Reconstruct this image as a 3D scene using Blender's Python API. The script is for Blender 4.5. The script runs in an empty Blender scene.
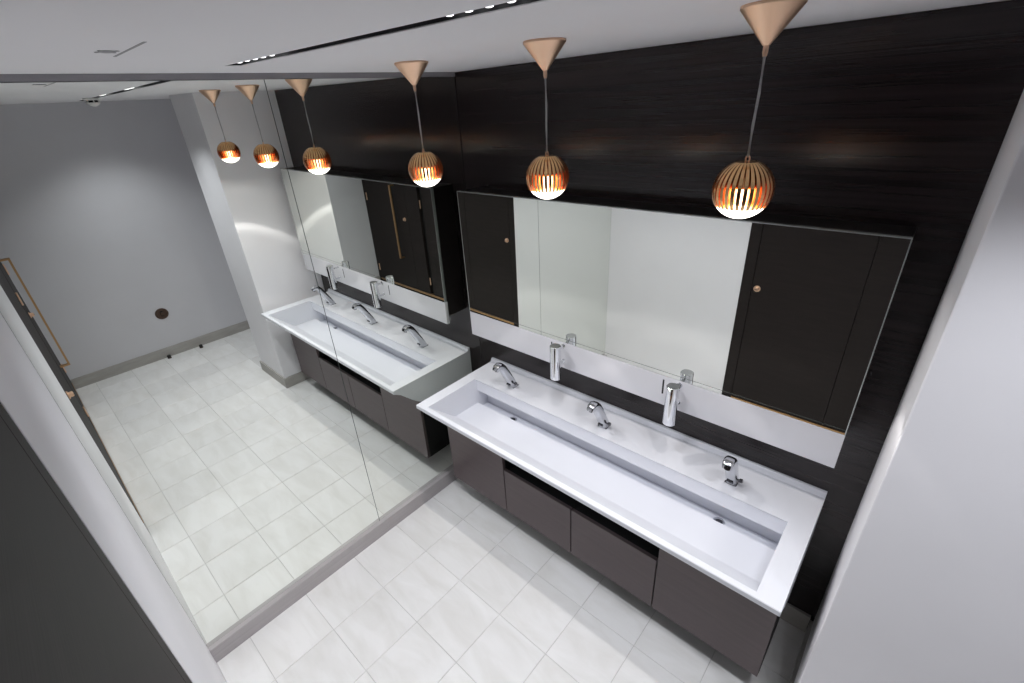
import bpy, bmesh, math, random
from mathutils import Vector, Matrix

random.seed(4)
SC = bpy.context.scene
COL = SC.collection

# ------------------------------------------------------------------ camera
CAM_R = Vector((0.74464, 0.66492, -0.05819))
CAM_U = Vector((-0.26799, 0.37768, 0.88631))
CAM_F = Vector((-0.61130, 0.64439, -0.45943))
CAM_P = Vector((2.1123, -1.9108, 2.4119))
cd = bpy.data.cameras.new('camera')
cd.sensor_fit = 'HORIZONTAL'
cd.sensor_width = 36.0
cd.lens = 463.844 * 36.0 / 1024.0
cd.clip_start = 0.01
cam = bpy.data.objects.new('camera', cd)
COL.objects.link(cam)
m = Matrix((CAM_R, CAM_U, -CAM_F)).transposed().to_4x4()
m.translation = CAM_P
cam.matrix_world = m
SC.camera = cam

# ------------------------------------------------------------------ world, exposure
w = bpy.data.worlds.new('world')
SC.world = w
w.use_nodes = True
w.node_tree.nodes['Background'].inputs[0].default_value = (0.8, 0.85, 1, 1)
w.node_tree.nodes['Background'].inputs[1].default_value = 0.0
SC.view_settings.view_transform = 'Standard'
SC.view_settings.look = 'None'
SC.view_settings.gamma = 1.0
SC.view_settings.use_curve_mapping = False
SC.view_settings.exposure = 0.0
SC.cycles.use_denoising = True
SC.cycles.max_bounces = 14
SC.cycles.diffuse_bounces = 8
SC.cycles.glossy_bounces = 10
SC.cycles.sample_clamp_indirect = 6.0
SC.cycles.caustics_reflective = True
SC.cycles.blur_glossy = 0.3

LED_W = 9.9        # each ceiling LED
LED_COL = (0.93, 0.95, 1.0)
PEND_W = 13.0        # each pendant, downward cone
PEND_COL = (1.0, 0.96, 0.93)

# ------------------------------------------------------------------ room numbers (metres)
H = 2.565           # ceiling
W = 2.006           # depth to the wall opposite the basin
XF = 3.949          # far wall
XN, X2, DN = 2.190, 2.741, 0.603    # pier to the right of the basin
ZR = 0.85           # basin rim
TILT = 0.0084

# ------------------------------------------------------------------ materials
def nt(name):
    mt = bpy.data.materials.new(name)
    mt.use_nodes = True
    return mt, mt.node_tree.nodes, mt.node_tree.links, mt.node_tree.nodes['Principled BSDF']

def mat(name, col, rough=0.5, metal=0.0, var=0.0, vscale=(8, 8, 8), bump=0.0, bscale=(60, 60, 60),
        spec=0.5, aniso=0.0, emit=None, emit_s=0.0, coat=0.0, rvar=0.0):
    mt, n, l, b = nt(name)
    b.inputs['Base Color'].default_value = (*col, 1)
    b.inputs['Roughness'].default_value = rough
    b.inputs['Metallic'].default_value = metal
    b.inputs['Specular IOR Level'].default_value = spec
    b.inputs['Coat Weight'].default_value = coat
    if aniso:
        b.inputs['Anisotropic'].default_value = aniso
        tg = n.new('ShaderNodeCombineXYZ'); tg.inputs[0].default_value = 1.0
        l.new(tg.outputs[0], b.inputs['Tangent'])
    tc = n.new('ShaderNodeTexCoord')
    def noise(sc, detail=5):
        mp = n.new('ShaderNodeMapping'); mp.inputs['Scale'].default_value = sc
        l.new(tc.outputs['Object'], mp.inputs['Vector'])
        nz = n.new('ShaderNodeTexNoise'); nz.inputs['Scale'].default_value = 1.0
        nz.inputs['Detail'].default_value = detail
        l.new(mp.outputs['Vector'], nz.inputs['Vector'])
        return nz
    if var:
        nz = noise(vscale)
        rp = n.new('ShaderNodeValToRGB')
        rp.color_ramp.elements[0].position = 0.3
        rp.color_ramp.elements[1].position = 0.7
        rp.color_ramp.elements[0].color = (*[max(0, c * (1 - var)) for c in col], 1)
        rp.color_ramp.elements[1].color = (*[min(1, c * (1 + var)) for c in col], 1)
        l.new(nz.outputs['Fac'], rp.inputs['Fac'])
        l.new(rp.outputs['Color'], b.inputs['Base Color'])
        if rvar:
            mr = n.new('ShaderNodeMapRange')
            mr.inputs['To Min'].default_value = rough - rvar
            mr.inputs['To Max'].default_value = rough + rvar
            l.new(nz.outputs['Fac'], mr.inputs['Value'])
            l.new(mr.outputs['Result'], b.inputs['Roughness'])
    if bump:
        nz = noise(bscale, 3)
        bp = n.new('ShaderNodeBump'); bp.inputs['Strength'].default_value = bump
        bp.inputs['Distance'].default_value = 0.002
        l.new(nz.outputs['Fac'], bp.inputs['Height'])
        l.new(bp.outputs['Normal'], b.inputs['Normal'])
    if emit:
        b.inputs['Emission Color'].default_value = (*emit, 1)
        b.inputs['Emission Strength'].default_value = emit_s
    return mt

def tile_material():
    mt, n, l, b = nt('floor_tile')
    tc = n.new('ShaderNodeTexCoord')
    oi = n.new('ShaderNodeObjectInfo')
    off = n.new('ShaderNodeVectorMath'); off.operation = 'MULTIPLY_ADD'
    cmb = n.new('ShaderNodeCombineXYZ')
    for k in range(3): l.new(oi.outputs['Random'], cmb.inputs[k])
    off.inputs[1].default_value = (37, 91, 53)
    l.new(cmb.outputs[0], off.inputs[0]); l.new(tc.outputs['Object'], off.inputs[2])
    mp = n.new('ShaderNodeMapping')
    mp.inputs['Rotation'].default_value = (0, 0, 0.5)
    mp.inputs['Scale'].default_value = (2.2, 7.0, 1.0)
    l.new(off.outputs[0], mp.inputs['Vector'])
    nz = n.new('ShaderNodeTexNoise'); nz.inputs['Scale'].default_value = 1.3; nz.inputs['Detail'].default_value = 6
    nz.inputs['Roughness'].default_value = 0.55; nz.inputs['Distortion'].default_value = 0.6
    l.new(mp.outputs[0], nz.inputs['Vector'])
    rp = n.new('ShaderNodeValToRGB')
    rp.color_ramp.elements[0].position = 0.28; rp.color_ramp.elements[0].color = (0.735, 0.725, 0.705, 1)
    rp.color_ramp.elements[1].position = 0.62; rp.color_ramp.elements[1].color = (0.83, 0.825, 0.82, 1)
    l.new(nz.outputs['Fac'], rp.inputs['Fac'])
    hv = n.new('ShaderNodeHueSaturation')
    mr = n.new('ShaderNodeMapRange'); mr.inputs['To Min'].default_value = 0.96; mr.inputs['To Max'].default_value = 1.03
    l.new(oi.outputs['Random'], mr.inputs['Value']); l.new(mr.outputs[0], hv.inputs['Value'])
    l.new(rp.outputs[0], hv.inputs['Color']); l.new(hv.outputs[0], b.inputs['Base Color'])
    b.inputs['Roughness'].default_value = 0.42
    b.inputs['Specular IOR Level'].default_value = 0.4
    return mt

M = {}
M['tile'] = tile_material()
M['grout'] = mat('grout', (0.58, 0.57, 0.56), 0.9, var=0.1)
M['paint'] = mat('white_paint', (0.855, 0.845, 0.875), 0.55, var=0.015, vscale=(3, 3, 3), bump=0.06, bscale=(220, 220, 220))
M['paint_grey'] = mat('pale_grey_paint', (0.66, 0.655, 0.685), 0.6, var=0.015, vscale=(3, 3, 3), bump=0.06, bscale=(220, 220, 220))
M['ceiling'] = mat('ceiling_paint', (0.915, 0.905, 0.925), 0.8, var=0.012, vscale=(2, 2, 2))
M['bronze_panel'] = mat('dark_brushed_panel', (0.0185, 0.0125, 0.0135), 0.22, var=0.4, vscale=(0.8, 1, 45), bump=0.12,
                        bscale=(0.6, 1, 220), spec=0.5, rvar=0.05, aniso=0.9)
M['laminate'] = mat('dark_brown_laminate', (0.0175, 0.0130, 0.0122), 0.58, var=0.15, vscale=(4, 4, 40), bump=0.1, bscale=(5, 5, 300), spec=0.22)
M['cabinet'] = mat('taupe_laminate', (0.098, 0.072, 0.075), 0.42, var=0.08, vscale=(6, 6, 60), bump=0.08, bscale=(6, 6, 300))
M['carcass'] = mat('dark_carcass_laminate', (0.0145, 0.011, 0.0115), 0.5, var=0.15, vscale=(4, 4, 40), spec=0.3)
M['black'] = mat('matt_black', (0.006, 0.006, 0.007), 0.6, var=0.1)
M['shadow_gap'] = mat('gap_and_shade_black', (0.004, 0.004, 0.004), 0.8, var=0.1)  # dark joints, and painted-in shade of the drawer recesses
M['slot_black'] = mat('dark_anodised', (0.02, 0.02, 0.024), 0.45, var=0.1)
M['trim_grey'] = mat('grey_trim', (0.31, 0.30, 0.32), 0.5, var=0.05)
M['soft_grey'] = mat('soft_grey', (0.36, 0.36, 0.37), 0.6, var=0.05)
M['skirt_metal'] = mat('brushed_grey_skirting', (0.42, 0.395, 0.40), 0.4, var=0.08, vscale=(2, 2, 90), bump=0.1, bscale=(4, 4, 300))
M['skirt_stone'] = mat('beige_grey_skirting', (0.40, 0.385, 0.36), 0.5, var=0.08, vscale=(6, 6, 30))
M['mirror'] = mat('mirror_glass', (0.872, 0.897, 0.855), 0.0, metal=1.0)
M['mirror_edge'] = mat('polished_glass_edge', (0.62, 0.66, 0.65), 0.25, metal=0.6, var=0.05)
M['seam'] = mat('mirror_seam', (0.05, 0.06, 0.055), 0.4, var=0.05)
M['white_glass'] = mat('white_back_painted_glass', (0.60, 0.60, 0.635), 0.06, var=0.01, spec=0.55)
M['solid'] = mat('white_solid_surface', (0.70, 0.71, 0.755), 0.28, var=0.008, vscale=(5, 5, 5), spec=0.45)
M['chrome'] = mat('chrome', (0.80, 0.81, 0.83), 0.05, metal=1.0, var=0.01)
M['tap_chrome'] = mat('satin_chrome', (0.60, 0.61, 0.64), 0.10, metal=1.0, var=0.01)
M['chrome_dark'] = mat('dark_chrome', (0.10, 0.10, 0.11), 0.25, metal=0.8, var=0.05)
M['satin_steel'] = mat('satin_steel', (0.42, 0.43, 0.44), 0.3, metal=1.0, var=0.03)
M['copper'] = mat('polished_copper', (0.86, 0.53, 0.26), 0.25, metal=1.0, var=0.04)
M['copper_satin'] = mat('satin_copper', (0.90, 0.62, 0.44), 0.42, metal=1.0, var=0.03, vscale=(10, 10, 30))
M['brass'] = mat('brushed_bronze', (0.55, 0.33, 0.16), 0.32, metal=1.0, var=0.05)
M['bronze_dark'] = mat('aged_bronze', (0.10, 0.065, 0.05), 0.45, metal=0.7, var=0.1)
M['cord'] = mat('clear_grey_cord', (0.42, 0.41, 0.42), 0.35, var=0.05)
M['diffuser'] = mat('lamp_diffuser', (0.9, 0.88, 0.85), 0.5, emit=(1.0, 0.93, 0.84), emit_s=5.0)
M['lamp_core'] = mat('lamp_core', (0.9, 0.8, 0.6), 0.5, emit=(1.0, 0.90, 0.74), emit_s=6.5)
M['led'] = mat('led_lens', (0.9, 0.9, 0.9), 0.4, emit=(0.97, 0.98, 1.0), emit_s=2.5)
M['plastic'] = mat('white_plastic', (0.78, 0.78, 0.76), 0.45, var=0.02)
M['rubber'] = mat('black_rubber', (0.012, 0.012, 0.012), 0.7, var=0.1)

# ------------------------------------------------------------------ mesh helpers
def link(name, bm, mt, parent=None, smooth=False, loc=None, rot=None):
    me = bpy.data.meshes.new(name)
    bmesh.ops.recalc_face_normals(bm, faces=bm.faces)
    bm.to_mesh(me); bm.free()
    if mt: me.materials.append(mt)
    if smooth:
        for p in me.polygons: p.use_smooth = True
    o = bpy.data.objects.new(name, me)
    COL.objects.link(o)
    if parent: o.parent = parent
    if loc is not None: o.location = loc
    if rot is not None: o.rotation_euler = rot
    return o

def box(bm, x0, x1, y0, y1, z0, z1, bev=0.0):
    g = bmesh.ops.create_cube(bm, size=1.0)
    vs = g['verts']
    for v in vs:
        v.co = Vector(((x0 + x1) / 2 + v.co.x * (x1 - x0), (y0 + y1) / 2 + v.co.y * (y1 - y0), (z0 + z1) / 2 + v.co.z * (z1 - z0)))
    if bev:
        es = list({e for v in vs for e in v.link_edges})
        bmesh.ops.bevel(bm, geom=es, offset=bev, segments=2, profile=0.5, affect='EDGES')
    return bm

def B(*a, **k):
    return box(bmesh.new(), *a, **k)

def lathe(prof, n=40, bm=None, cap=True):
    bm = bm or bmesh.new()
    rings = []
    for r, z in prof:
        if r < 1e-6:
            rings.append([bm.verts.new((0, 0, z))])
        else:
            rings.append([bm.verts.new((r * math.cos(2 * math.pi * i / n), r * math.sin(2 * math.pi * i / n), z)) for i in range(n)])
    for a, b in zip(rings, rings[1:]):
        for i in range(n):
            j = (i + 1) % n
            if len(a) == 1: bm.faces.new((a[0], b[i], b[j]))
            elif len(b) == 1: bm.faces.new((a[i], b[0], a[j]))
            else: bm.faces.new((a[i], b[i], b[j], a[j]))
    if cap:
        for r in (rings[0], rings[-1]):
            if len(r) > 1: bm.faces.new(r)
    return bm

def tube(pts, radii, n=12, bm=None, sx=None, up=Vector((0, 0, 1))):
    """sweep an ellipse along pts; radii = list of (a, b) or r"""
    bm = bm or bmesh.new()
    pts = [Vector(p) for p in pts]
    rings = []
    for i, p in enumerate(pts):
        d = (pts[min(i + 1, len(pts) - 1)] - pts[max(i - 1, 0)]).normalized()
        s = d.cross(up)
        if s.length < 1e-4: s = Vector((1, 0, 0))
        s.normalize()
        if sx is not None: s = sx
        t = s.cross(d).normalized()
        r = radii[i] if isinstance(radii, (list, tuple)) else radii
        a, b = r if isinstance(r, (list, tuple)) else (r, r)
        rings.append([bm.verts.new(p + s * a * math.cos(2 * math.pi * k / n) + t * b * math.sin(2 * math.pi * k / n)) for k in range(n)])
    for a, b in zip(rings, rings[1:]):
        for i in range(n):
            j = (i + 1) % n
            bm.faces.new((a[i], a[j], b[j], b[i]))
    bm.faces.new(rings[0]); bm.faces.new(rings[-1])
    return bm

def tag(o, label, cat, group=None):
    o['label'] = label; o['category'] = cat
    if group: o['group'] = group
    return o

def struct(o, label=None):
    o['kind'] = 'structure'
    if label: o['label'] = label
    return o

def empty(name, loc):
    o = bpy.data.objects.new(name, None)
    o.empty_display_size = 0.05
    COL.objects.link(o); o.location = loc
    return o

def smooth_by_angle(o, ang=35):
    for p in o.data.polygons: p.use_smooth = True
    bm = bmesh.new(); bm.from_mesh(o.data)
    for e in bm.edges:
        if len(e.link_faces) == 2 and e.calc_face_angle(0) > math.radians(ang): e.smooth = False
    bm.to_mesh(o.data); bm.free()
    return o

# ------------------------------------------------------------------ floor with separate tiles
floor = struct(link('floor', B(-0.10, XF + 0.1, -W - 0.1, 0.1, -0.06, -0.0025), M['grout']), 'pale square-tiled washroom floor')
PITCH, JOINT = 0.30945, 0.0028
cache = {}
def tile(x0, x1, y0, y1):
    key = (round(x1 - x0, 4), round(y1 - y0, 4))
    if key not in cache:
        bm = bmesh.new(); a, b = key[0] / 2, key[1] / 2
        c = 0.0012
        lo = [bm.verts.new(p) for p in ((-a, -b, -0.006), (a, -b, -0.006), (a, b, -0.006), (-a, b, -0.006))]
        md = [bm.verts.new(p) for p in ((-a, -b, -c), (a, -b, -c), (a, b, -c), (-a, b, -c))]
        hi = [bm.verts.new(p) for p in ((-a + c, -b + c, 0), (a - c, -b + c, 0), (a - c, b - c, 0), (-a + c, b - c, 0))]
        for q0, q1 in ((lo, md), (md, hi)):
            for i in range(4):
                bm.faces.new((q0[i], q0[(i + 1) % 4], q1[(i + 1) % 4], q1[i]))
        bm.faces.new(hi)
        me = bpy.data.meshes.new('tile'); bm.to_mesh(me); bm.free(); me.materials.append(M['tile'])
        cache[key] = me
    o = bpy.data.objects.new('tile', cache[key])
    COL.objects.link(o); o.parent = floor
    o.location = ((x0 + x1) / 2, (y0 + y1) / 2, 0)
def cuts(a, b, origin):
    k = math.floor((a - origin) / PITCH) + 1
    r = [a]
    while origin + k * PITCH < b - 1e-4:
        v = origin + k * PITCH
        if v - r[-1] > 0.004: r.append(v)
        k += 1
    return r + [b]
gx, gy = cuts(0.0168, XF, 0.0168), cuts(-W, 0.0, -0.6056)
for x0, x1 in zip(gx, gx[1:]):
    for y0, y1 in zip(gy, gy[1:]):
        if x0 > XN - 0.01 and x1 < X2 + 0.01 and y0 > -DN: continue
        tile(x0 + JOINT / 2, x1 - JOINT / 2, y0 + JOINT / 2, y1 - JOINT / 2)

# ------------------------------------------------------------------ ceiling with a light slot
SX0, SX1, SW = 0.284, 3.66, 0.050
def sy(x): return -1.208 + 0.054 * (x - 0.3)
bm = bmesh.new()
def slot_pts(z): return [(SX0, sy(SX0) - SW / 2, z), (SX1, sy(SX1) - SW / 2, z), (SX1, sy(SX1) + SW / 2, z), (SX0, sy(SX0) + SW / 2, z)]
outer = [(-0.05, -W - 0.05), (XF + 0.05, -W - 0.05), (XF + 0.05, 0.05), (-0.05, 0.05)]
for z, zz in ((H, 0), (H + 0.12, 1)):
    o_ = [bm.verts.new((x, y, z)) for x, y in outer]
    i_ = [bm.verts.new(p) for p in slot_pts(z)]
    for k in range(4):
        j = (k + 1) % 4
        bm.faces.new((o_[k], o_[j], i_[j], i_[k]))
    if zz == 0: O0, I0 = o_, i_
    else:
        for k in range(4):
            j = (k + 1) % 4
            bm.faces.new((O0[k], O0[j], o_[j], o_[k]))
            bm.faces.new((I0[k], I0[j], i_[j], i_[k]))
ceiling = struct(link('ceiling', bm, M['ceiling']), 'flat white plaster ceiling')

# linear slot light: black channel, groups of five LEDs
fix = tag(empty('linear_slot_light', (0.3, -1.2, H)), 'long black recessed ceiling slot with groups of five LED spots', 'light fixture')
bm = bmesh.new()
t = 0.004
for zz in (0,):
    a = slot_pts(H + 0.002)
    dz = 0.0085
    ins = 0.0015
    P0 = [Vector(p) for p in a]
    c = sum(P0, Vector()) / 4
    lo = [bm.verts.new((p.x + (ins if p.x < c.x else -ins) - 0.3, p.y + (ins if k in (0, 1) else -ins) + 1.2, p.z - H)) for k, p in enumerate(P0)]
    hi = [bm.verts.new((v.co.x, v.co.y, v.co.z + dz)) for v in lo]
    for k in range(4):
        j = (k + 1) % 4
        bm.faces.new((lo[k], hi[k], hi[j], lo[j]))
    bm.faces.new(hi)
housing = link('housing', bm, M['slot_black'], fix)
led_me = None
for g in range(4):
    for k in range(5):
        x = 0.337 + g * 0.945 + k * 0.0525 + (0.05 if g == 2 else 0)
        y = sy(x)
        if led_me is None:
            o = link('led', lathe([(0.0, 0.003), (0.006, 0.0033), (0.009, 0.0045), (0.0095, 0.006), (0.0095, 0.0085)], 20), M['led'], fix)
            led_me = o.data
        else:
            o = bpy.data.objects.new('led', led_me); COL.objects.link(o); o.parent = fix
        o.location = (x - 0.3, y + 1.2, 0.0005)
        ld = bpy.data.lights.new('led_spot', 'SPOT')
        ld.energy = LED_W; ld.color = LED_COL
        ld.spot_size = math.radians(112); ld.spot_blend = 1.0
        ld.shadow_soft_size = 0.012
        lo_ = bpy.data.objects.new('led_spot', ld); COL.objects.link(lo_); lo_.parent = fix
        lo_.location = (x - 0.3, y + 1.2, -0.004)

# ------------------------------------------------------------------ walls
wall_left = struct(link('wall_left', B(-0.16, -0.026, -W - 0.05, 0.05, -0.06, H + 0.06), M['paint']), 'wall carrying the full-height mirrors')
wall_right = struct(link('wall_right', B(XF, XF + 0.12, -W - 0.05, 0.05, -0.06, H + 0.06), M['paint_grey']), 'pale grey far wall of the washroom')
wall_back = struct(link('wall_back', B(-0.05, XF + 0.05, 0.012, 0.14, -0.06, H + 0.06), M['shadow_gap']), 'dark bronze panelled wall behind the basin')
# panels of the back wall, each proud of a black joint
for x0, x1 in ((-0.02, XN + 0.02),):
    for z0, z1 in ((0.118, 1.1365), (1.1385, H - 0.001)):
        link('panel', B(x0, x1, 0.0, 0.012, z0, z1), M['bronze_panel'], wall_back)
link('panel', B(X2 - 0.02, XF + 0.01, 0.0, 0.012, 0.0, H - 0.001), M['paint_grey'], wall_back)
wall_front = struct(link('wall_front', B(-0.05, 1.139, -W - 0.12, -W, -0.06, H + 0.06), M['paint']), 'white wall strip with dark doors opposite the basin')
# backing of dark joinery
link('backing', B(1.139, XF + 0.05, -W - 0.12, -W - 0.045, -0.06, H + 0.06), M['shadow_gap'], wall_front)
def lam(x0, x1, z0, z1, y=-W - 0.001, parent=wall_front, name='panel'):
    return link(name, B(x0, x1, y - 0.04, y, z0, z1, bev=0.0015), M['laminate'], parent)
lam(1.140, 1.216, 0.0, 2.14)
lam(1.884, 2.655, 0.100, 2.14)
lam(2.735, 2.995, 0.100, 2.14)
lam(3.905, XF - 0.001, 0.0, 2.14)
lam(1.140, XF - 0.001, 2.144, H - 0.001)
# warm metal threshold under the joinery
link('threshold', B(1.218, 3.90, -W - 0.035, -W + 0.002, 0.070, 0.096, bev=0.002), M['brass'], wall_front)

def knob(parent, x, z):
    o = link('knob', lathe([(0.0, 0.0), (0.024, 0.0), (0.024, 0.005), (0.016, 0.008), (0.016, 0.022), (0.013, 0.026), (0.0, 0.027)], 28), M['copper_satin'], parent)
    o.location = (x, -W + 0.0, z); o.rotation_euler = (-math.pi / 2, 0, 0)
    smooth_by_angle(o)
    # slot in the turn
    s = link('indicator', B(-0.011, 0.011, -0.002, 0.002, 0.026, 0.0285), M['bronze_dark'], o)
def hinge(parent, x, z):
    o = link('hinge', lathe([(0.0, -0.05), (0.005, -0.05), (0.007, -0.046), (0.007, -0.002), (0.005, 0), (0.007, 0.002), (0.007, 0.046), (0.005, 0.05), (0.0, 0.05)], 18), M['copper_satin'], parent)
    o.location = (x, -W + 0.003, z); smooth_by_angle(o)
d1 = struct(lam(1.2195, 1.8805, 0.100, 2.14, parent=None, name='door_1'), 'dark flush cubicle door with copper turn knob')
knob(d1, 1.256, 1.07)
d2 = struct(lam(2.9985, 3.9015, 0.100, 2.14, parent=None, name='door_2'), 'dark cubicle door with long copper pull handle near far wall')
knob(d2, 3.065, 1.07)
for z in (0.27, 1.29, 2.0): hinge(d2, 3.885, z)
for z in (0.29, 1.30, 2.0): hinge(wall_front, 2.695, z)
# pull handle: a flat bar bent into a long staple
bm = bmesh.new()
ph, pz0, pz1 = 0.066, 0.53, 1.50
box(bm, 3.20, 3.23, -W + ph - 0.014, -W + ph, pz0, pz1, bev=0.001)
box(bm, 3.20, 3.23, -W - 0.002, -W + ph - 0.014, pz0, pz0 + 0.014)
box(bm, 3.20, 3.23, -W - 0.002, -W + ph - 0.014, pz1 - 0.014, pz1)
link('pull_handle', bm, M['brass'], d2)

# the pier closing the basin recess on the right
pier = struct(link('wall_pier', B(XN, X2, -DN, 0.05, -0.06, H + 0.02, bev=0.004), M['paint']), 'white wall pier at the right end of the basin')

# skirtings
struct(link('baseboard_left', B(-0.03, 0.0155, -W, -0.001, -0.004, 0.0965, bev=0.001), M['skirt_metal']), 'grey metal skirting under the wall mirrors')
struct(link('baseboard_right', B(XF - 0.014, XF + 0.01, -W, -0.001, -0.004, 0.110, bev=0.002), M['skirt_stone']), 'beige stone skirting along far wall')
bm = B(XN - 0.014, X2 + 0.014, -DN - 0.014, -DN + 0.02, -0.004, 0.105, bev=0.002)
box(bm, XN - 0.014, XN + 0.01, -DN + 0.018, -0.014, -0.004, 0.105, bev=0.002)
struct(link('baseboard_pier', bm, M['skirt_stone']), 'beige stone skirting around the white pier')
struct(link('baseboard_back', B(0.017, XN - 0.015, -0.014, 0.012, -0.004, 0.116, bev=0.002), M['skirt_stone']), 'stone skirting on the dark wall below the basin')

# ------------------------------------------------------------------ full-height wall mirrors (lean by half a degree)
def wall_mirror(y0, y1, label):
    piv = empty('wall_mirror', (0, (y0 + y1) / 2, 1.3))
    tag(piv, label, 'mirror')
    hw = abs(y1 - y0) / 2
    z0, z1 = 0.0975 - 1.3, 2.543 - 1.3
    bm = bmesh.new()
    vs = [bm.verts.new((0, a * (hw - 0.0016), z)) for a, z in ((-1, z0), (1, z0), (1, z1), (-1, z1))]
    bm.faces.new(vs)
    g = link('glass', bm, M['mirror'], piv)
    link('glass_edge', B(-0.006, -0.0003, -hw + 0.0004, hw - 0.0004, z0 - 0.0008, z1 + 0.0008), M['seam'], piv)
    piv.rotation_euler = (0, TILT, 0)
    return piv
wall_mirror(-1.0014, -0.002, 'tall frameless wall mirror beside the basin, touching the dark wall')
wall_mirror(-W - 0.001, -1.0014, 'tall frameless wall mirror farther from basin, ending at white wall strip')
struct(link('trim_1', B(-0.03, 0.0135, -W, -0.001, 2.545, H + 0.002), M['trim_grey']), 'grey shadow trim between wall mirrors and ceiling')

# ------------------------------------------------------------------ trough basin
XL, XR, YF = 0.1112, 2.0774, -0.6607
def make_basin():
    ox, oy = (XL + XR) / 2, -0.33
    root = empty('trough_washbasin', (ox, oy, ZR)); root_loc = Vector((ox, oy, ZR))
    tag(root, 'long white solid-surface trough basin with sloped bowl and slim front lip', 'washbasin')
    bm = bmesh.new()
    V = lambda x, y, z: bm.verts.new((x - ox, y - oy, z - ZR))
    # outer shell profile (y, z), from front lip top round the underside to the upstand
    prof = [(YF + 0.003, ZR), (YF, ZR - 0.003), (YF, ZR - 0.024), (YF + 0.012, ZR - 0.030), (-0.612, 0.797), (-0.573, 0.757), (-0.535, 0.719), (-0.497, 0.686), (-0.455, 0.656),
            (-0.425, 0.640), (-0.40, 0.602), (-0.001, 0.602), (-0.001, 0.873), (-0.013, 0.873), (-0.016, 0.8705), (-0.022, 0.856), (-0.026, ZR)]
    L_ = [V(XL, y, z) for y, z in prof]; R_ = [V(XR, y, z) for y, z in prof]
    for i in range(len(prof) - 1):
        bm.faces.new((L_[i], L_[i + 1], R_[i + 1], R_[i]))
    bm.faces.new(L_); bm.faces.new(list(reversed(R_)))
    # inside: front slope, floor, drain channel reaching back under the deck, deck front
    X0, X1 = 0.187, 1.993
    ins = [(-0.635, ZR), (-0.630, ZR - 0.003), (-0.452, 0.679), (-0.436, 0.672), (-0.247, 0.668), (-0.243, 0.666), (-0.242, 0.622), (-0.155, 0.622),
           (-0.155, 0.757), (-0.232, 0.757), (-0.237, 0.760), (-0.245, 0.845), (-0.249, ZR)]
    LI = [V(X0, y, z) for y, z in ins]; RI = [V(X1, y, z) for y, z in ins]
    for i in range(len(ins) - 1):
        bm.faces.new((LI[i], LI[i + 1], RI[i + 1], RI[i]))
    bm.faces.new(LI); bm.faces.new(list(reversed(RI)))
    # rim and deck round the opening
    a0, a1, b0, b1 = L_[0], R_[0], L_[-1], R_[-1]
    bm.faces.new((a0, a1, RI[0], LI[0])); bm.faces.new((b1, b0, LI[-1], RI[-1]))
    bm.faces.new((a0, LI[0], LI[-1], b0)); bm.faces.new((a1, b1, RI[-1], RI[0]))
    o = link('bowl', bm, M['solid'], root)
    smooth_by_angle(o, 24)
    for x in (0.452, 1.734):
        d = link('drain', lathe([(0.026, 0.0), (0.026, 0.003), (0.019, 0.0035), (0.017, 0.001), (0.0, 0.001)], 28), M['chrome'], root)
        d.location = (x - ox, -0.199 - oy, 0.622 - ZR)
        g = link('drain_grate', lathe([(0.016, 0.0012), (0.013, 0.0042), (0.0, 0.005)], 24), M['chrome_dark'], d)
    return root
make_basin()

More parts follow.
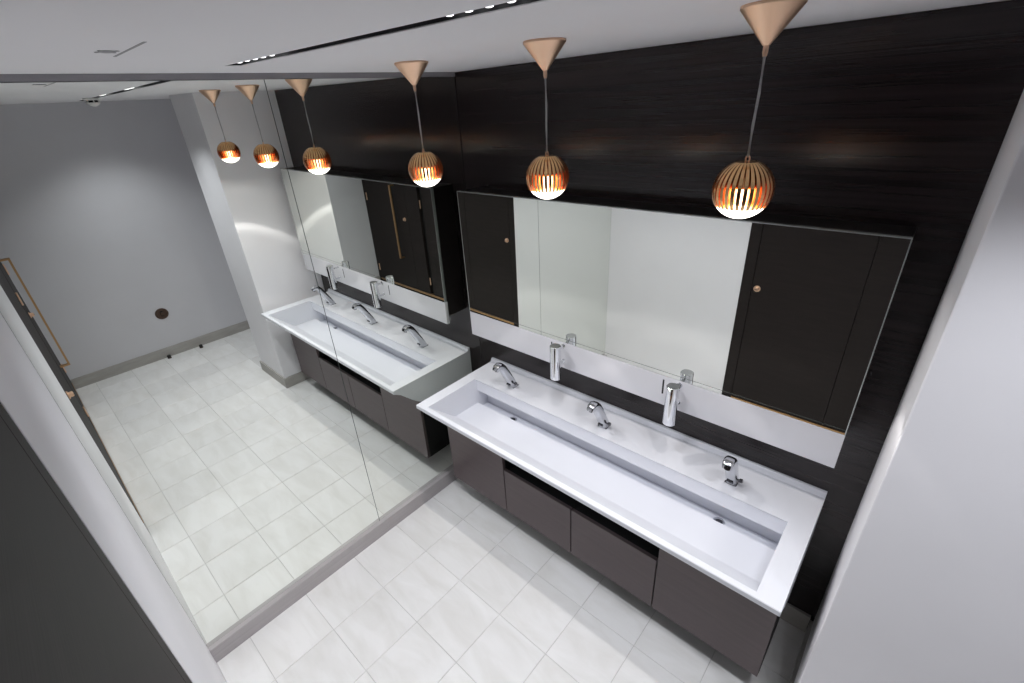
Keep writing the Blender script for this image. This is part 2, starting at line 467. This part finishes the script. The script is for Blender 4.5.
# ------------------------------------------------------------------ taps
def make_tap(x, label):
    r = empty('tap', (x, -0.165, ZR)); tag(r, label, 'tap', 'chrome taps on the basin deck')
    # local: y negative = towards the user
    pts = [(0, 0.006, 0.0), (0, 0.001, 0.014), (0, -0.012, 0.042), (0, -0.036, 0.088), (0, -0.060, 0.134), (0, -0.080, 0.170), (0, -0.092, 0.186), (0, -0.106, 0.193), (0, -0.121, 0.191), (0, -0.133, 0.184), (0, -0.139, 0.176)]
    rr = [(0.0240, 0.0245), (0.0240, 0.0245), (0.0238, 0.0240), (0.0236, 0.0235), (0.0235, 0.0230), (0.0235, 0.0220), (0.0235, 0.0205), (0.0232, 0.0190), (0.0225, 0.0170), (0.0205, 0.0140), (0.0175, 0.0095)]
    bm = bmesh.new()
    n = 28
    rings = []
    P = [Vector(p) for p in pts]
    for i, p in enumerate(P):
        d = (P[min(i + 1, len(P) - 1)] - P[max(i - 1, 0)]).normalized()
        if i == 0: d = Vector((0, 0, 1))
        s = Vector((1, 0, 0)); tt = d.cross(s).normalized()
        ring = []
        for k in range(n):
            an = 2 * math.pi * k / n
            cx, cy = math.cos(an), math.sin(an)
            e = 0.55   # rounded-rectangle section
            ring.append(bm.verts.new(p + s * rr[i][0] * math.copysign(abs(cx) ** e, cx) + tt * rr[i][1] * math.copysign(abs(cy) ** e, cy)))
        rings.append(ring)
    for a, b in zip(rings, rings[1:]):
        for i in range(n):
            bm.faces.new((a[i], a[(i + 1) % n], b[(i + 1) % n], b[i]))
    bm.faces.new(rings[0]); bm.faces.new(rings[-1])
    body = link('body', bm, M['tap_chrome'], r); smooth_by_angle(body, 50)
    # sensor eye / band on the front of the column
    link('sensor_window', B(-0.015, 0.015, -0.0405, -0.032, 0.028, 0.034, bev=0.001), M['chrome_dark'], r).rotation_euler = (0, 0, 0)
    # outlet under the head
    ao = link('outlet', lathe([(0.0, 0.0), (0.011, 0.0), (0.011, -0.010), (0.0085, -0.011), (0.0085, -0.006), (0.0, -0.006)], 20), M['chrome_dark'], r)
    ao.location = (0, -0.124, 0.176); ao.rotation_euler = (math.radians(-18), 0, 0)
    # base ring
    link('base_ring', B(-0.0258, 0.0258, -0.021, 0.033, 0.0, 0.004, bev=0.0015), M['chrome'], r)
    # mixing lever on the right side
    lv = link('lever', tube([(0.020, -0.012, 0.036), (0.036, -0.012, 0.038)], 0.0045, 12), M['chrome_dark'], r)
    kb = link('lever_knob', lathe([(0.0, 0.0), (0.0085, 0.0), (0.0095, 0.002), (0.0095, 0.010), (0.008, 0.012), (0.0, 0.012)], 20), M['chrome_dark'], lv)
    kb.location = (0.033, -0.012, 0.038); kb.rotation_euler = (0, math.radians(80), 0)
    return r
make_tap(0.437, 'chrome tap on basin deck nearest the wall mirror')
make_tap(1.088, 'chrome tap at the middle of the basin deck')
make_tap(1.745, 'chrome tap on basin deck nearest the white pier')

# ------------------------------------------------------------------ cabinets under the basin (wall hung)
CY, CZ0, CZ1 = -0.477, 0.165, 0.656
CB = 0.600
def door_cabinet(x0, x1, label, end):
    r = empty('vanity_cabinet', ((x0 + x1) / 2, -0.24, CZ0)); tag(r, label, 'cabinet', 'wall-hung cabinets under the basin')
    ox = (x0 + x1) / 2
    hw = (x1 - x0) / 2
    link('body', B(-hw + 0.001, hw - 0.001, -0.455 + 0.24, -0.016 + 0.24, 0, CB - CZ0), M['black'], r)
    link('door', B(-hw + 0.002, hw - 0.002, CY + 0.24, CY + 0.0195 + 0.24, 0.0, CZ1 - CZ0 - 0.001, bev=0.0012), M['cabinet'], r)
    return r
def drawer_cabinet(x0, x1, label):
    r = empty('vanity_cabinet', ((x0 + x1) / 2, -0.24, CZ0)); tag(r, label, 'cabinet', 'wall-hung cabinets under the basin')
    hw = (x1 - x0) / 2
    dz = 0.500 - CZ0
    bm = B(-hw + 0.001, hw - 0.001, -0.455 + 0.24, -0.016 + 0.24, 0, dz - 0.03)
    box(bm, -hw + 0.001, hw - 0.001, -0.30 + 0.24, -0.016 + 0.24, dz - 0.03, CB - CZ0)
    link('body', bm, M['shadow_gap'], r)  # near-black colour puts the shade of the open recess into the body
    link('drawer_front', B(-hw + 0.002, hw - 0.002, CY + 0.24, CY + 0.0195 + 0.24, 0.0, dz, bev=0.0012), M['cabinet'], r)
    return r
door_cabinet(0.130, 0.614, 'dark taupe cabinet with tall plain door, next to the wall mirror', 'l')
drawer_cabinet(0.616, 1.094, 'dark taupe drawer cabinet with shade-blackened pull recess, beside the mirror-end door')
drawer_cabinet(1.096, 1.576, 'dark taupe drawer cabinet with shade-blackened pull recess, beside the pier-end door')
door_cabinet(1.578, 2.066, 'dark taupe cabinet with tall plain door, next to the white pier', 'r')

# ------------------------------------------------------------------ mirror cabinet above the basin
MX0, MX1, MY, MZ0, MZB, MZ1 = 0.1172, 2.0761, -0.1675, 1.1205, 1.2751, 1.9938
def mirror_cabinet():
    ox = (MX0 + MX1) / 2
    r = empty('mirror_cabinet', (ox, -0.08, MZ0)); tag(r, 'wide mirrored wall cabinet over basin with white glass strip along its bottom', 'mirror cabinet')
    def bx(x0, x1, y0, y1, z0, z1, bev=0): return B(x0 - ox, x1 - ox, y0 + 0.08, y1 + 0.08, z0 - MZ0, z1 - MZ0, bev=bev)
    link('carcass', bx(MX0 + 0.003, MX1 - 0.003, MY + 0.0185, -0.0005, 1.172, MZ1 - 0.004), M['carcass'], r)
    e = 0.0032
    link('mirror_glass', bx(MX0 + e, MX1 - e, MY, MY + 0.018, MZB + 0.0025, MZ1 - e), M['mirror'], r)
    link('edge_trim', bx(MX0, MX0 + e, MY - 0.0006, MY + 0.018, MZB + 0.0025, MZ1), M['mirror_edge'], r)
    link('edge_trim', bx(MX1 - e, MX1, MY - 0.0006, MY + 0.018, MZB + 0.0025, MZ1), M['mirror_edge'], r)
    link('edge_trim', bx(MX0 + e, MX1 - e, MY - 0.0006, MY + 0.018, MZ1 - e, MZ1), M['mirror_edge'], r)
    link('bevel_line', bx(MX0 + e, MX1 - e, MY - 0.0004, MY + 0.001, MZB + 0.0205, MZB + 0.0222), M['seam'], r)
    s = link('glass_strip', bx(MX0, MX1, MY, MY + 0.022, MZ0, MZB, bev=0.001), M['white_glass'], r)
    for x in (0.751, 1.387):
        link('slot', bx(x - 0.004, x + 0.004, MY - 0.0012, MY + 0.004, 1.180, 1.256, bev=0.0008), M['black'], r)  # narrow black upright bar on the face of the strip
    return r
mirror_cabinet()

# ------------------------------------------------------------------ soap dispensers
def dispenser(x, label):
    z0, z1, rad = 1.090, 1.286, 0.0285
    r = empty('soap_dispenser', (x, -0.238, z0)); tag(r, label, 'soap dispenser', 'chrome soap dispensers')
    h = z1 - z0
    o = link('body', lathe([(0.0, 0.002), (0.022, 0.0), (rad - 0.002, 0.0), (rad, 0.002), (rad, h - 0.012), (rad - 0.0006, h - 0.0115), (rad - 0.0006, h - 0.0105), (rad, h - 0.010), (rad, h - 0.0015), (rad - 0.0015, h)], 48), M['chrome'], r)
    smooth_by_angle(o)
    c = link('cap', lathe([(rad - 0.0016, h - 0.0004), (rad - 0.003, h + 0.0006), (0.0, h + 0.0008)], 48), M['satin_steel'], r)
    nz = link('nozzle', lathe([(0.0, -0.008), (0.006, -0.008), (0.007, -0.004), (0.010, 0.001), (0.0, 0.001)], 20), M['chrome_dark'], r)
    for z in (h - 0.030, h - 0.120):
        b = link('bracket', B(-0.006, 0.006, 0.020, -MY * 0 + (0.238 + MY) - 0.0, z - 0.006, z + 0.006, bev=0.001), M['chrome'], r)
        link('bracket_plate', lathe([(0.0, 0.0), (0.013, 0.0), (0.013, 0.003), (0.0, 0.003)], 24), M['chrome'], b, loc=(0, 0.238 + MY, z), rot=(math.pi / 2, 0, 0))
    return r
dispenser(0.828, 'chrome cylinder soap dispenser nearer the wall mirror')
dispenser(1.462, 'chrome cylinder soap dispenser nearer the white pier')

# ------------------------------------------------------------------ pendants
def sphere_pt(r, th): return (r * math.sin(th), r * math.cos(th))   # (radius, height), th from the top
def make_pendant():
    PZ = 2.181; R = 0.0715
    r = empty('pendant_lamp', (0, 0, H))
    # canopy cone
    c = link('canopy', lathe([(0.0, 0.0), (0.0625, 0.0), (0.0640, -0.002), (0.0640, -0.006), (0.0625, -0.008), (0.0100, -0.074), (0.0075, -0.077), (0.0, -0.077)], 48), M['copper_satin'], r)
    smooth_by_angle(c, 30)
    nk = link('cord_grip', lathe([(0.0, -0.076), (0.0052, -0.076), (0.0060, -0.080), (0.0060, -0.090), (0.0042, -0.098), (0.0, -0.098)], 20), M['copper_satin'], r)
    smooth_by_angle(nk)
    ztop = PZ + R * math.cos(math.radians(24)) - H
    cd_ = link('cord', tube([(0, 0, -0.096), (0.0015, 0, -0.17), (-0.001, 0.001, -0.24), (0, 0, ztop + 0.012)], 0.0032, 10), M['cord'], r, smooth=True)
    lk = link('hanging_loop', tube([(0.0045 * math.cos(a), 0, ztop + 0.007 + 0.007 * math.sin(a)) for a in [math.radians(-60 + 30 * i) for i in range(11)]], 0.0022, 8), M['copper_satin'], r, smooth=True)
    zc = PZ - H
    # top plate
    ang = math.radians(24)
    tp = link('top_plate', lathe([(0.0, zc + R * math.cos(ang) + 0.002), (R * math.sin(ang) - 0.001, zc + R * math.cos(ang) + 0.001), (R * math.sin(ang), zc + R * math.cos(ang) - 0.003), (0.0, zc + R * math.cos(ang) - 0.004)], 40), M['copper'], r)
    # inner copper cup above, frosted bulb below it
    ri = 0.046
    prof = [(0.0, zc + R * math.cos(ang) - 0.003), (0.018, zc + R * math.cos(ang) - 0.004)]
    for i in range(10):
        th = math.radians(28 + i * (80 - 28) / 9)
        a, b = sphere_pt(ri, th); prof.append((a, zc + b))
    prof += [(0.030, zc + 0.010), (0.0, zc + 0.012)]
    cup = link('inner_cup', lathe(prof, 40, cap=False), M['copper'], r, smooth=True)
    bulb = link('bulb', lathe([(0.014, zc + 0.012), (0.026, zc + 0.006), (0.038, zc - 0.006), (0.042, zc - 0.018), (0.040, zc - 0.032), (0.030, zc - 0.044), (0.0, zc - 0.050)], 32, cap=False), M['lamp_core'], r, smooth=True)
    prof = []
    th0 = 122
    prof.append((0.045, zc + R * math.cos(math.radians(th0)) + 0.001))
    for i in range(12):
        th = math.radians(th0 + i * (180 - th0) / 11)
        a, b = sphere_pt(R - 0.001, th); prof.append((max(a, 0) if i < 11 else 0.0, zc + b))
    dif = link('diffuser', lathe(prof, 48, cap=False), M['diffuser'], r, smooth=True)
    # fins: thin meridian crescents
    NF = 32
    bm = bmesh.new()
    t0, t1, n = 22, 124, 16
    th_ = 0.0044
    A = []
    for i in range(n + 1):
        th = math.radians(t0 + (t1 - t0) * i / n)
        ro, zo = sphere_pt(R, th); rin, zi = sphere_pt(0.0485, th)
        w_ = th_ * (0.35 + 0.65 * math.sin(th))
        A.append([bm.verts.new((ro, -w_, zo)), bm.verts.new((ro, w_, zo)), bm.verts.new((rin, w_ * 0.7, zi)), bm.verts.new((rin, -w_ * 0.7, zi))])
    for a, b in zip(A, A[1:]):
        for k in range(4):
            bm.faces.new((a[k], a[(k + 1) % 4], b[(k + 1) % 4], b[k]))
    bm.faces.new(A[0]); bm.faces.new(A[-1])
    f0 = link('fin', bm, M['copper'], r)
    f0.location = (0, 0, zc)
    for k in range(1, NF):
        f = f0.copy(); COL.objects.link(f); f.parent = r
        f.rotation_euler = (0, 0, 2 * math.pi * k / NF)
    ld = bpy.data.lights.new('pendant_bulb', 'SPOT')
    ld.energy = PEND_W; ld.color = PEND_COL
    ld.spot_size = math.radians(150); ld.spot_blend = 0.3; ld.shadow_soft_size = 0.010
    # beam of the open globe: even cone, bright rim from the polished edge, weak spill outside
    ld.use_nodes = True
    n, l = ld.node_tree.nodes, ld.node_tree.links
    em = next(k for k in n if k.type == 'EMISSION')
    tc = n.new('ShaderNodeTexCoord'); sx = n.new('ShaderNodeSeparateXYZ'); ab = n.new('ShaderNodeMath'); ab.operation = 'ABSOLUTE'
    ac = n.new('ShaderNodeMath'); ac.operation = 'ARCCOSINE'
    mr = n.new('ShaderNodeMapRange'); mr.inputs['From Max'].default_value = math.pi / 2
    rp = n.new('ShaderNodeValToRGB')
    e = rp.color_ramp.elements
    e[0].position = 0.0; e[0].color = (0.42, 0.42, 0.42, 1)
    e[1].position = 0.425; e[1].color = (0.45, 0.45, 0.45, 1)
    for pos, v in ((0.458, 0.95), (0.47, 0.95), (0.49, 0.20), (0.53, 0.15), (1.0, 0.10)):
        k = e.new(pos); k.color = (v, v, v, 1)
    l.new(tc.outputs['Normal'], sx.inputs[0]); l.new(sx.outputs['Z'], ab.inputs[0]); l.new(ab.outputs[0], ac.inputs[0])
    l.new(ac.outputs[0], mr.inputs['Value']); l.new(mr.outputs[0], rp.inputs['Fac'])
    mu = n.new('ShaderNodeMath'); mu.operation = 'MULTIPLY'; mu.inputs[1].default_value = 2.0
    l.new(rp.outputs[0], mu.inputs[0]); l.new(mu.outputs[0], em.inputs['Strength'])
    lo_ = bpy.data.objects.new('pendant_bulb', ld); COL.objects.link(lo_); lo_.parent = r
    lo_.location = (0, 0, zc - R - 0.006)
    return r
def copy_tree(o, parent=None):
    c = o.copy(); COL.objects.link(c); c.parent = parent
    for ch in list(o.children): copy_tree(ch, c)
    return c
pend = make_pendant()
plabels = ['ribbed copper globe pendant nearest the wall mirror', 'ribbed copper globe pendant, the middle one of the row', 'ribbed copper globe pendant nearest the white pier, largest in view']
for k, x in enumerate((0.469, 1.1106, 1.7295)):
    p = pend if k == 0 else copy_tree(pend)
    p.location = (x, -0.6316, H)
    tag(p, plabels[k], 'pendant lamp', 'copper globe pendants over the basin')

# ------------------------------------------------------------------ small things seen in the mirrors and on the ceiling
det = tag(empty('smoke_detector', (2.742, -1.10, H)), 'white round smoke detector on ceiling, seen in wall mirror', 'smoke detector')
smooth_by_angle(link('base', lathe([(0.0, 0.0), (0.053, 0.0), (0.053, -0.012), (0.047, -0.016), (0.0, -0.016)], 40), M['plastic'], det))
smooth_by_angle(link('vent_ring', lathe([(0.034, -0.015), (0.034, -0.034), (0.0, -0.034)], 40), M['black'], det))
smooth_by_angle(link('cover', lathe([(0.0, -0.030), (0.043, -0.030), (0.040, -0.038), (0.024, -0.050), (0.010, -0.056), (0.0, -0.057)], 40), M['plastic'], det))
for k in range(6):
    a = 2 * math.pi * k / 6
    o = link('vent_rib', B(0.032, 0.043, -0.003, 0.003, -0.033, -0.014), M['plastic'], det); o.rotation_euler = (0, 0, a)

pl = tag(empty('wall_plate', (XF, -1.068, 0.496)), 'low round dark bronze plate on the far grey wall', 'wall plate')
o = smooth_by_angle(link('ring', lathe([(0.0, 0.0), (0.062, 0.0), (0.062, 0.006), (0.058, 0.010), (0.044, 0.010), (0.040, 0.005), (0.0, 0.005)], 40), M['bronze_dark'], pl)); o.rotation_euler = (0, -math.pi / 2, 0)
o = smooth_by_angle(link('knob', lathe([(0.0, 0.004), (0.018, 0.004), (0.018, 0.018), (0.014, 0.022), (0.0, 0.022)], 28), M['bronze_dark'], pl)); o.rotation_euler = (0, -math.pi / 2, 0)
o = link('recess', B(-0.030, 0.030, -0.012, 0.012, 0.0045, 0.0065), M['black'], pl); o.rotation_euler = (0, -math.pi / 2, 0)

for x, y, lb in ((3.895, -1.175, 'small black door stop on floor below the round wall plate'), (3.875, -0.855, 'small black door stop on floor by far skirting, nearer the pier')):
    r = tag(empty('door_stop', (x, y, 0)), lb, 'door stop', 'black floor door stops')
    smooth_by_angle(link('post', lathe([(0.0, 0.0), (0.020, 0.0), (0.020, 0.004), (0.014, 0.007), (0.014, 0.034), (0.0, 0.034)], 24), M['bronze_dark'], r))
    smooth_by_angle(link('rubber_collar', lathe([(0.013, 0.010), (0.0185, 0.012), (0.0185, 0.032), (0.015, 0.036), (0.0, 0.036)], 24), M['rubber'], r))

sp = tag(empty('ceiling_sensor', (0.615, -1.597, H)), 'small dark grey sensor on the ceiling near the mirror wall', 'sensor')
smooth_by_angle(link('base', lathe([(0.0, 0.0), (0.016, 0.0), (0.016, -0.002), (0.012, -0.003), (0.0, -0.003)], 28), M['soft_grey'], sp))
for k in range(4):
    o = link('prong', B(0.0, 0.026, -0.003, 0.003, -0.002, -0.0005), M['soft_grey'], sp); o.rotation_euler = (0, 0, math.pi / 4 + k * math.pi / 2)
gap = link('ceiling_slot', B(0.51, 0.795, -1.566, -1.560, H - 0.0008, H + 0.001), M['soft_grey'])
tag(gap, 'thin grey line strip on the ceiling beside the small sensor', 'ceiling strip')
